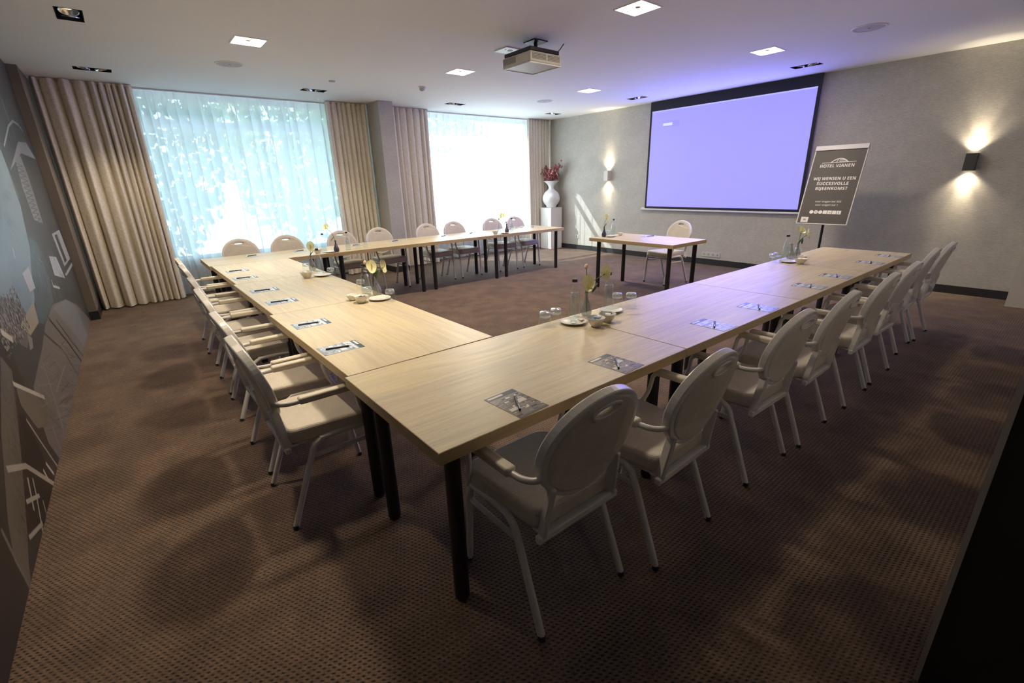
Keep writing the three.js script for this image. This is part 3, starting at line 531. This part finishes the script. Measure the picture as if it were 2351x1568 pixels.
{ // farther setting, left-hand row
  const w = 'in the far left-hand setting';
  bottle(1.385, -4.79, w); vase(1.385, -5.03, w);
  flower(1.385, -5.03, [0.01, 0.22, 0.02], -0.4, -0.3, 'greenish yellow anthurium ' + w);
  bowl(1.215, -4.64, w, 'mint', 1.1); plate(1.355, -4.62, w); tumbler(1.40, -4.50, 'in front ' + w); tumbler(1.31, -4.98, 'behind the bowl ' + w);
}
{ // left setting, window side
  const w = 'in the left window-side setting';
  bottle(1.95, -6.40, 'on the left ' + w); vase(2.075, -6.29, w, true); bottle(2.25, -6.34, 'on the right ' + w);
  flower(2.075, -6.29, [-0.09, 0.30, -0.03], -0.6, -0.7, 'pale anthurium ' + w);
  tumbler(2.375, -6.30, 'left of the pair ' + w); tumbler(2.49, -6.32, 'right of the pair ' + w); plate(1.99, -6.325, w, 0.9); bowl(1.85, -6.36, w, 'mint');
}
{ // right setting, window side
  const w = 'in the right window-side setting';
  bottle(4.885, -6.39, 'on the left ' + w); vase(5.03, -6.36, w, true); bottle(5.115, -6.33, 'on the right ' + w);
  flower(5.03, -6.36, [-0.06, 0.27, 0], -0.5, -0.5, 'pale anthurium, upright one ' + w); flower(5.03, -6.36, [-0.13, 0.26, 0.01], -1.2, -0.2, 'small dark-stemmed anthurium on the left ' + w);
  tumbler(5.25, -6.37, 'left of the pair ' + w); tumbler(5.36, -6.35, 'right of the pair ' + w); plate(4.95, -6.32, w); bowl(4.78, -6.36, w, 'mint');
}
{ // presenter table
  const w = 'on the presenter table';
  vase(5.56, -4.66, w, true); flower(5.56, -4.66, [0.02, 0.25, 0.02], -0.3, -0.4, 'pale yellow-green anthurium ' + w); bottle(5.80, -4.68, w);
  plate(5.62, -4.57, w); bowl(5.84, -4.57, w, 'mint', 0.8); tumbler(5.69, -4.69, w);
}

// ---------------------------------------------------------------- projection screen
{
  const t = thing('projection_screen', 'white projection screen with black border showing a plain violet picture', 'screen', [XR - 0.06, 0, 0]);
  const z0 = -5.92, z1 = -2.99;
  part('border', [box(-0.004, 0.004, 2.785, H - 0.003, z0, z1), box(-0.004, 0.004, 1.0, 2.785, z0, z0 + 0.04), box(-0.004, 0.004, 1.0, 2.785, z1 - 0.05, z1), box(-0.004, 0.004, 1.0, 1.04, z0 + 0.04, z1 - 0.05)], std(lin(0.02, 0.019, 0.024), 0.8), t);
  const pic = canvasTexture(512, 320, (g, w, h) => {
    g.fillStyle = '#a6a0ff'; g.fillRect(0, 0, w, h);
    g.fillStyle = '#c7c4ff'; g.fillRect(0, 0, w, 4);
    g.fillStyle = '#9a95ee'; g.fillRect(44, 38, 66, 18); g.fillStyle = '#eef0ff'; g.fillRect(46, 42, 36, 9);
  });
  const pg = new THREE.BoxGeometry(0.004, 1.745, 2.84).translate(0, 1.9125, -4.46), uv = pg.attributes.uv, p = pg.attributes.position;
  for (let i = 0; i < p.count; i++) uv.setXY(i, (p.getZ(i) + 5.88) / 2.84, (p.getY(i) - 1.04) / 1.745);
  part('screen_picture', pg, new THREE.MeshStandardMaterial({ color: lin(0.2, 0.2, 0.22), roughness: 0.9, emissive: lin(0.84, 0.84, 1.1), emissiveMap: pic, emissiveIntensity: 0.7 }), t);
  part('weight_bar', rbox(0.025, 0.03, 3.12, 0.008, 0, 0.982, -4.455), whiteM, t);
  part('side_tab', [box(-0.003, 0.003, 1.0, 1.02, -6.0, z0), box(-0.003, 0.003, 1.0, 1.02, z1, z1 + 0.06)], whiteM, t);
  const l = new THREE.RectAreaLight(lin(0.20, 0.21, 1.0), SCREEN_LIGHT * 2.6, 2.8, 1.7);
  l.position.set(XR - 0.075, 1.9125, -4.46); l.rotation.y = Math.PI / 2; scene.add(l);
}

// ---------------------------------------------------------------- ceiling panels and recessed spots
const diffuserM = new THREE.MeshStandardMaterial({ color: 0xffffff, emissive: lin(1.0, 0.90, 0.70), emissiveIntensity: 3.2, roughness: 0.6 });
const trimM = std(lin(0.8, 0.79, 0.76), 0.5);
const PL = ['near left', 'far left', 'near middle', 'far middle', 'near right', 'far right'];
PANELS.forEach(([x, z], i) => {
  const t = thing('ceiling_light', ['glowing square ceiling panel above the near corner table', 'glowing square ceiling panel at the far left, above the left-hand table row', 'glowing square ceiling panel nearest the camera, right of the projector', 'glowing square ceiling panel left of the projector', 'glowing square ceiling panel at the right, before the screen', 'glowing square ceiling panel farthest away, left of the screen'][i], 'ceiling light', [x, H, z], 0, 'square ceiling panels');
  part('housing', [box(-0.14, 0.14, 0.05, 0.06, -0.14, 0.14), box(-0.14, -0.135, 0, 0.05, -0.14, 0.14), box(0.135, 0.14, 0, 0.05, -0.14, 0.14), box(-0.135, 0.135, 0, 0.05, -0.14, -0.135), box(-0.135, 0.135, 0, 0.05, 0.135, 0.14)], trimM, t);
  part('frame', [box(-0.15, 0.15, -0.004, 0, -0.15, -0.137), box(-0.15, 0.15, -0.004, 0, 0.137, 0.15), box(-0.15, -0.137, -0.004, 0, -0.137, 0.137), box(0.137, 0.15, -0.004, 0, -0.137, 0.137)], trimM, t);
  part('diffuser', box(-0.135, 0.135, 0.012, 0.018, -0.135, 0.135), diffuserM, t);
  part('lamp_cap', cyl(0.022, 0.022, 0.006, 0, 0.0045, 0, 20), std(lin(0.35, 0.28, 0.16), 0.5), t);
  const l = new THREE.RectAreaLight(lin(1.0, 0.86, 0.65), PANEL_LIGHT, 0.26, 0.26);
  l.position.set(x, H - 0.001, z); l.rotation.x = -Math.PI / 2; scene.add(l);
  const b = new THREE.SpotLight(lin(1.0, 0.86, 0.65), PANEL_BEAM, 0, 0.90, 1.0, 2);
  b.position.set(x, H - 0.006, z); b.target.position.set(x, 0, z); b.shadow.radius = 5; scene.add(b, b.target);
});
const lampHead = lathe([[0.0, 0.03], [0.03, 0.032], [0.055, 0.012], [0.062, 0.0], [0.066, 0.0], [0.066, 0.05], [0.0, 0.06]], 24), lampLens = lathe([[0, 0.024], [0.03, 0.026]], 20);
const litLensM = new THREE.MeshStandardMaterial({ color: 0xffffff, emissive: lin(1, 0.9, 0.75), emissiveIntensity: 0.8, roughness: 0.4 });
SPOTS.forEach(([x, z, along], i) => {
  const t = thing('recessed_spotlight', ['black recessed twin spotlight at the top left corner, nearest the mural', 'black recessed twin spotlight near the mural, above the camera side', 'black recessed twin spotlight before the left drape', 'black recessed twin spotlight before the left window', 'black recessed twin spotlight before the right window', 'black recessed twin spotlight above the vase pedestal', 'black recessed twin spotlight left of the projection screen top', 'black recessed twin spotlight at the right end of the screen top'][i], 'spotlight', [x, H, z], along ? Math.PI / 2 : 0, 'recessed twin spotlights');
  const a = 0.175, b = 0.088;
  part('housing', [box(-a, a, 0.13, 0.135, -b, b), box(-a, -a + 0.004, -0.002, 0.13, -b, b), box(a - 0.004, a, -0.002, 0.13, -b, b), box(-a, a, -0.002, 0.13, -b, -b + 0.004), box(-a, a, -0.002, 0.13, b - 0.004, b)], blackMatte, t);
  for (const s of [-1, 1]) { const h = part('lamp_head', lampHead, chromeM, t); h.position.set(s * 0.085, 0.004, 0); h.rotation.z = s * 0.25; part('lens', lampLens, i < 4 ? litLensM : whiteM, h); }
  if (i < 4) for (const s of [-1, 1]) {
    const dx = (along ? 0 : s) * 0.085, dz = (along ? s : 0) * 0.085, l = new THREE.SpotLight(lin(1, 0.84, 0.62), SPOT_BEAM / 2, 0, 0.78, 1.0, 2);
    l.position.set(x + dx, H - 0.004, z + dz); l.target.position.set(x + dx, 0, z + dz); l.shadow.radius = 2; scene.add(l, l.target);
  }
});
[[1.33, -6.8, 'round white ceiling speaker at the left, near the left window'], [6.29, -1.92, 'round grey ceiling speaker at the upper right, near the wall light'], [6.37, -6.84, 'small round ceiling speaker near the far corner']].forEach(([x, z, l]) => {
  const t = thing('ceiling_speaker', l, 'speaker', [x, H - 0.006, z], 0, 'round ceiling speakers');
  part('rim', lathe([[0.135, 0.006], [0.137, 0.0], [0.15, 0.0], [0.152, 0.006]], 36), trimM, t);
  part('grille', lathe([[0, 0.001], [0.136, 0.003], [0.136, 0.006]], 36), std(lin(0.52, 0.52, 0.53), 0.8), t);
  part('logo_plate', cyl(0.01, 0.01, 0.003, 0, -0.0015, 0, 14), std(lin(0.25, 0.25, 0.25), 0.5), t);
});
{
  const t = thing('smoke_detector', 'small white smoke detector on the ceiling before the pillar', 'smoke detector', [3.88, H, -6.85]);
  part('base', cyl(0.055, 0.055, 0.015, 0, -0.015, 0, 28), whiteM, t); part('sensor', lathe([[0.045, -0.015], [0.042, -0.04], [0.025, -0.055], [0, -0.057]], 24), std(lin(0.6, 0.58, 0.55), 0.5), t);
  const s = thing('ceiling_sensor', 'tiny round sensor on the ceiling in front of the left window', 'sensor', [2.62, H, -7.1]);
  part('disc', cyl(0.04, 0.045, 0.012, 0, -0.012, 0, 24), std(lin(0.5, 0.5, 0.5), 0.6), s);
}

// ---------------------------------------------------------------- projector
{
  const t = thing('projector', 'white ceiling-hung projector with vent grilles on a black mount', 'projector', [3.69, 2.69, -4.16]);
  const w = 0.44, d = 0.45, h = 0.10, shell = std(lin(0.55, 0.52, 0.47), 0.45), grille = std(lin(0.20, 0.185, 0.16), 0.6);
  part('body', [rbox(w, h, d, 0.018, 0, h / 2 + 0.012, 0, 3)], shell, t);
  part('base_rim', [box(-w / 2 + 0.004, w / 2 - 0.004, 0.006, 0.014, -d / 2 + 0.004, -d / 2 + 0.018), box(-w / 2 + 0.004, w / 2 - 0.004, 0.006, 0.014, d / 2 - 0.018, d / 2 - 0.004), box(-w / 2 + 0.004, -w / 2 + 0.018, 0.006, 0.014, -d / 2 + 0.018, d / 2 - 0.018), box(w / 2 - 0.018, w / 2 - 0.004, 0.006, 0.014, -d / 2 + 0.018, d / 2 - 0.018)], whiteM, t);
  const slats = (n, f) => Array.from({ length: n }, (_, i) => f(i));
  for (const [c0, c1] of [[-0.19, 0.0], [0.02, 0.19]]) {
    const v = part('vent', box(c0, c1, 0.042, 0.096, d / 2 - 0.004, d / 2 + 0.001), grille, t);
    part('louvre', slats(4, (i) => box(c0, c1, 0.047 + i * 0.013, 0.051 + i * 0.013, d / 2, d / 2 + 0.004)), shell, v);
  }
  const v2 = part('vent', box(-w / 2 - 0.001, -w / 2 + 0.004, 0.04, 0.096, -0.2, 0.0), grille, t);
  part('louvre', slats(4, (i) => box(-w / 2 - 0.004, -w / 2, 0.045 + i * 0.013, 0.049 + i * 0.013, -0.2, 0.0)), shell, v2);
  part('mount', [rbox(0.40, 0.035, 0.42, 0.006, 0, h + 0.035, 0), rbox(0.12, 0.06, 0.12, 0.01, 0.06, h + 0.07, 0), box(-0.03, 0.15, H - 2.69 - 0.01, H - 2.69, -0.09, 0.09), cyl(0.02, 0.02, H - 2.69 - h - 0.04, 0.06, h + 0.04, 0)], blackM, t);
  const l = part('lens', cyl(0.04, 0.04, 0.03, 0, 0, 0, 24).rotateZ(-Math.PI / 2), blackM, t); l.position.set(w / 2 - 0.01, 0.075, -0.08);
  part('lens_glass', cyl(0.032, 0.032, 0.004, 0, 0.03, 0, 24).rotateZ(-Math.PI / 2), std(lin(0.35, 0.35, 0.8), 0.05), l);
  part('cable', tube([[0.16, h + 0.04, 0.1], [0.24, h + 0.07, 0.12], [0.30, h + 0.09, 0.10], [0.36, H - 2.69 - 0.002, 0.12]], 0.005, 14, 6), blackM, t);
  const s = thing('ceiling_socket', 'white square socket plate on the ceiling beside the projector', 'socket', [3.70, H, -4.56]);
  part('plate', box(-0.11, 0.11, -0.012, 0, -0.11, 0.11), whiteM, s); part('socket_insert', cyl(0.03, 0.03, 0.004, 0.01, -0.0155, 0.02, 18), std(lin(0.3, 0.32, 0.34), 0.5), s); part('switch_dot', cyl(0.008, 0.008, 0.004, -0.06, -0.0155, 0.03, 10), blackM, s);
}

// ---------------------------------------------------------------- wall lights
[[-6.94, 'small box wall light left of the projection screen'], [-1.16, 'dark metal box wall light at the far right of the screen wall']].forEach(([z, label], i) => {
  const t = thing('wall_sconce', label, 'wall light', [XR, 1.655, z], 0, 'up-and-down wall lights');
  const m = std(i ? lin(0.10, 0.095, 0.09) : lin(0.66, 0.61, 0.55), 0.3, { metalness: i ? 0.6 : 0.0 }), hw = 0.055, d = 0.11, hh = 0.10, th = 0.006;
  part('body', [box(-d, -d + th, -hh, hh, -hw, hw), box(-th, 0, -hh, hh, -hw, hw), box(-d + th, -th, -hh, hh, -hw, -hw + th), box(-d + th, -th, -hh, hh, hw - th, hw), box(-d + th, -th, -0.015, 0.015, -hw + th, hw - th)], m, t);
  const glow = new THREE.MeshStandardMaterial({ color: 0xffffff, emissive: lin(1, 0.86, 0.62), emissiveIntensity: 4, roughness: 0.5 });
  for (const s of [-1, 1]) {
    part('lamp_lens', box(-d + th + 0.002, -th - 0.002, s * 0.075 - 0.003, s * 0.075 + 0.003, -hw + th + 0.002, hw - th - 0.002), glow, t);
    for (const [cd, ang, pen] of [[SCONCE_WIDE, 1.0, 0.6], [SCONCE_CORE, 0.42, 1.0]]) {
      const l = new THREE.SpotLight(lin(1, 0.84, 0.60), cd, 0, ang, pen, 2);
      l.position.set(XR - 0.06, 1.655 + s * 0.098, z); l.target.position.set(XR - 0.055, 1.655 + s * 1.2, z); l.shadow.radius = 1;
      scene.add(l, l.target);
    }
  }
});

// ---------------------------------------------------------------- sign easel
{
  const t = thing('flipchart_easel', 'dark flipchart board with white lettering on a black pole stand', 'sign', [7.30, 0, -2.355], Math.PI / 2 - Math.PI - 0.0);
  // local: +z faces the room, x runs along the board
  const bw = 0.60, bh = 1.03, tilt = 0.278, inner = new THREE.Group(); inner.name = 'board_unit';
  const tex = canvasTexture(768, 1320, (g, w, h) => {
    g.fillStyle = '#4b4643'; g.fillRect(0, 0, w, h);
    g.fillStyle = '#e8e4e0'; g.strokeStyle = '#e8e4e0'; g.textAlign = 'center';
    g.lineWidth = 16; g.beginPath(); g.moveTo(w * 0.36, 205); g.quadraticCurveTo(w * 0.45, 132, w * 0.55, 134); g.quadraticCurveTo(w * 0.63, 140, w * 0.70, 200); g.stroke();
    g.lineWidth = 10; g.beginPath(); g.moveTo(w * 0.18, 208); g.lineTo(w * 0.86, 196); g.stroke(); g.beginPath(); g.moveTo(w * 0.50, 140); g.lineTo(w * 0.47, 204); g.moveTo(w * 0.52, 160); g.lineTo(w * 0.64, 160); g.moveTo(w * 0.52, 184); g.lineTo(w * 0.66, 184); g.stroke();
    g.font = 'bold 78px sans-serif'; g.fillText('HOTEL VIANEN', w * 0.5, 290, w * 0.70);
    g.font = 'bold 76px sans-serif'; g.fillText('WIJ WENSEN U EEN', w * 0.52, 520, w * 0.86); g.fillText('SUCCESVOLLE', w * 0.51, 610, w * 0.68); g.fillText('BIJEENKOMST', w * 0.51, 700, w * 0.68);
    g.font = '46px sans-serif'; g.textAlign = 'left'; g.fillText('voor vragen bel 900', w * 0.26, 930, w * 0.58); g.fillText('voor vragen bel 7', w * 0.28, 992, w * 0.52);
    for (let k = 0; k < 7; k++) { const x = w * 0.20 + k * w * 0.094; g.fillStyle = '#e8e4e0'; g.beginPath(); g.arc(x + 32, 1110, 33, 0, 7); g.fill(); if (k > 2) g.fillRect(x, 1077, 64, 66); g.fillStyle = '#4b4643'; if (k === 1) g.fillRect(x + 14, 1104, 36, 10); if (k === 4) { g.beginPath(); g.arc(x + 40, 1118, 8, 0, 7); g.fill(); } if (k === 6) g.fillRect(x + 26, 1092, 8, 40); }
    g.fillStyle = '#ddd8d6'; g.fillRect(w * 0.06, 1205, 120, 100); g.fillStyle = '#8a8580'; g.fillRect(w * 0.06 + 40, 1240, 40, 30);
  });
  const q = new THREE.Quaternion().setFromEuler(new THREE.Euler(-tilt, 0, 0)), c = V(0, 0.915, 0), place = (g) => g.applyQuaternion(q).translate(c.x, c.y, c.z);
  const bg = new THREE.PlaneGeometry(bw - 0.02, bh - 0.075).translate(0, (bh - 0.075) / 2 + 0.01, 0.0085);
  const board = part('board', place(rbox(bw - 0.01, bh - 0.02, 0.014, 0.003, 0, bh / 2, 0)), std(lin(0.08, 0.075, 0.07), 0.5), t);
  part('poster', place(bg), std(0xffffff, 0.5, { map: tex }), board);
  part('board_frame', [rbox(0.014, bh, 0.02, 0.003, -bw / 2, bh / 2, 0), rbox(0.014, bh, 0.02, 0.003, bw / 2, bh / 2, 0), rbox(bw, 0.014, 0.02, 0.003, 0, 0.004, 0)].map(place), std(lin(0.62, 0.60, 0.58), 0.35), t);
  part('clamp_bar', place(rbox(bw + 0.012, 0.062, 0.034, 0.006, 0, bh - 0.02, 0.006)), std(lin(0.68, 0.66, 0.68), 0.4), t);
  part('pole', [cyl(0.016, 0.016, 1.06, 0, 0.05, -0.10), box(-0.04, 0.04, 1.0, 1.06, -0.115, -0.052)], blackM, t);
  for (let k = 0; k < 5; k++) { const a = k * 1.2566; part('base_leg', bar([0, 0.07, -0.10], [Math.sin(a) * 0.30, 0.014, -0.10 + Math.cos(a) * 0.30], 0.03, 0.022), blackM, t); }
}

// ---------------------------------------------------------------- pedestal, vase and blossom
{
  const t = tag(part('plinth', rbox(0.37, 0.975, 0.37, 0.004, 0, 0.4875, 0), std(lin(0.74, 0.72, 0.69), 0.5), scene), 'tall white square plinth in the far corner under the vase', 'plinth'); t.position.set(8.12, 0, -8.49);
  const v = tag(part('floor_vase', lathe([[0, 0.005], [0.115, 0.0], [0.12, 0.02], [0.125, 0.045], [0.17, 0.09], [0.205, 0.16], [0.212, 0.215], [0.20, 0.28], [0.165, 0.345], [0.105, 0.395], [0.068, 0.43], [0.062, 0.465], [0.08, 0.51], [0.125, 0.565], [0.185, 0.605], [0.19, 0.61], [0.183, 0.612], [0.12, 0.572], [0.07, 0.51], [0.05, 0.465], [0.055, 0.43], [0.10, 0.38]], 40), std(lin(0.80, 0.79, 0.78), 0.28), scene), 'big round white vase with flared rim on the plinth', 'vase'); v.position.set(8.12, 0.975, -8.49);
  const b = thing('blossom_bouquet', 'pink artificial blossom branches standing in the white vase', 'bouquet', [8.12, 1.42, -8.49]);
  const tips = [], stems = [];
  for (let k = 0; k < 16; k++) {
    const a = k * 2.4, l = rr(0.16, 0.36), tip = [Math.cos(a) * l * 0.55 + 0.02, rr(0.26, 0.55), Math.sin(a) * l * 1.05];
    tip[0] = Math.min(0.18, tip[0]); tips.push(tip);
    stems.push(tube([[0, 0, 0], [tip[0] * 0.12, 0.14, tip[2] * 0.12], [tip[0] * 0.5, 0.14 + (tip[1] - 0.14) * 0.6, tip[2] * 0.5], tip], 0.004, 8, 5));
  }
  part('branches', stems, barkM, b);
  const bl = [[], [], []], petal = new THREE.SphereGeometry(0.018, 6, 4).scale(1, 0.55, 1);
  for (const tip of tips) for (let k = 0; k < 13; k++) {
    const s = rr(0.25, 1.05), c = V(tip[0] * s + rr(-0.055, 0.055), 0.14 + (tip[1] - 0.14) * s + rr(-0.05, 0.06), tip[2] * s + rr(-0.06, 0.06)); c.x = Math.min(c.x, 0.21);
    for (let j = 0; j < 4; j++) bl[k % 3].push(petal.clone().rotateX(rr(0, 3)).rotateZ(rr(0, 3)).translate(c.x + rr(-0.014, 0.014), c.y + rr(-0.014, 0.014), c.z + rr(-0.014, 0.014)));
  }
  [lin(0.40, 0.13, 0.14), lin(0.52, 0.25, 0.23), lin(0.28, 0.08, 0.09)].forEach((c, i) => { const m = part('blossoms', bl[i], std(c, 0.7), b); m.userData.kind = 'stuff'; });
}

// ---------------------------------------------------------------- wall sockets
[[-4.42, 0.36, 'white cable duct outlet low on the wall beside the presenter chair'], [-7.85, 0.12, 'white wall socket low on the wall near the plinth']].forEach(([z, w, label], i) => {
  const t = thing('wall_socket', label, 'socket', [XR, i ? 0.30 : 0.19, z], 0, 'wall sockets');
  part('plate', rbox(0.012, 0.085, w, 0.003, -0.006, 0, 0), std(lin(0.55, 0.53, 0.50), 0.5), t);
  for (let k = 0; k < (i ? 1 : 4); k++) part('socket_insert', cyl(0.022, 0.022, 0.003, 0, 0, 0, 16).rotateZ(Math.PI / 2).translate(-0.0115, 0, i ? 0 : -0.13 + k * 0.087), std(lin(0.35, 0.34, 0.33), 0.5), t);
});

scene.traverse((o) => { if (o.isMesh) { o.castShadow = o.receiveShadow = true; } if (o.isLight && o.shadow) o.castShadow = true; });
renderer.render(scene, camera);
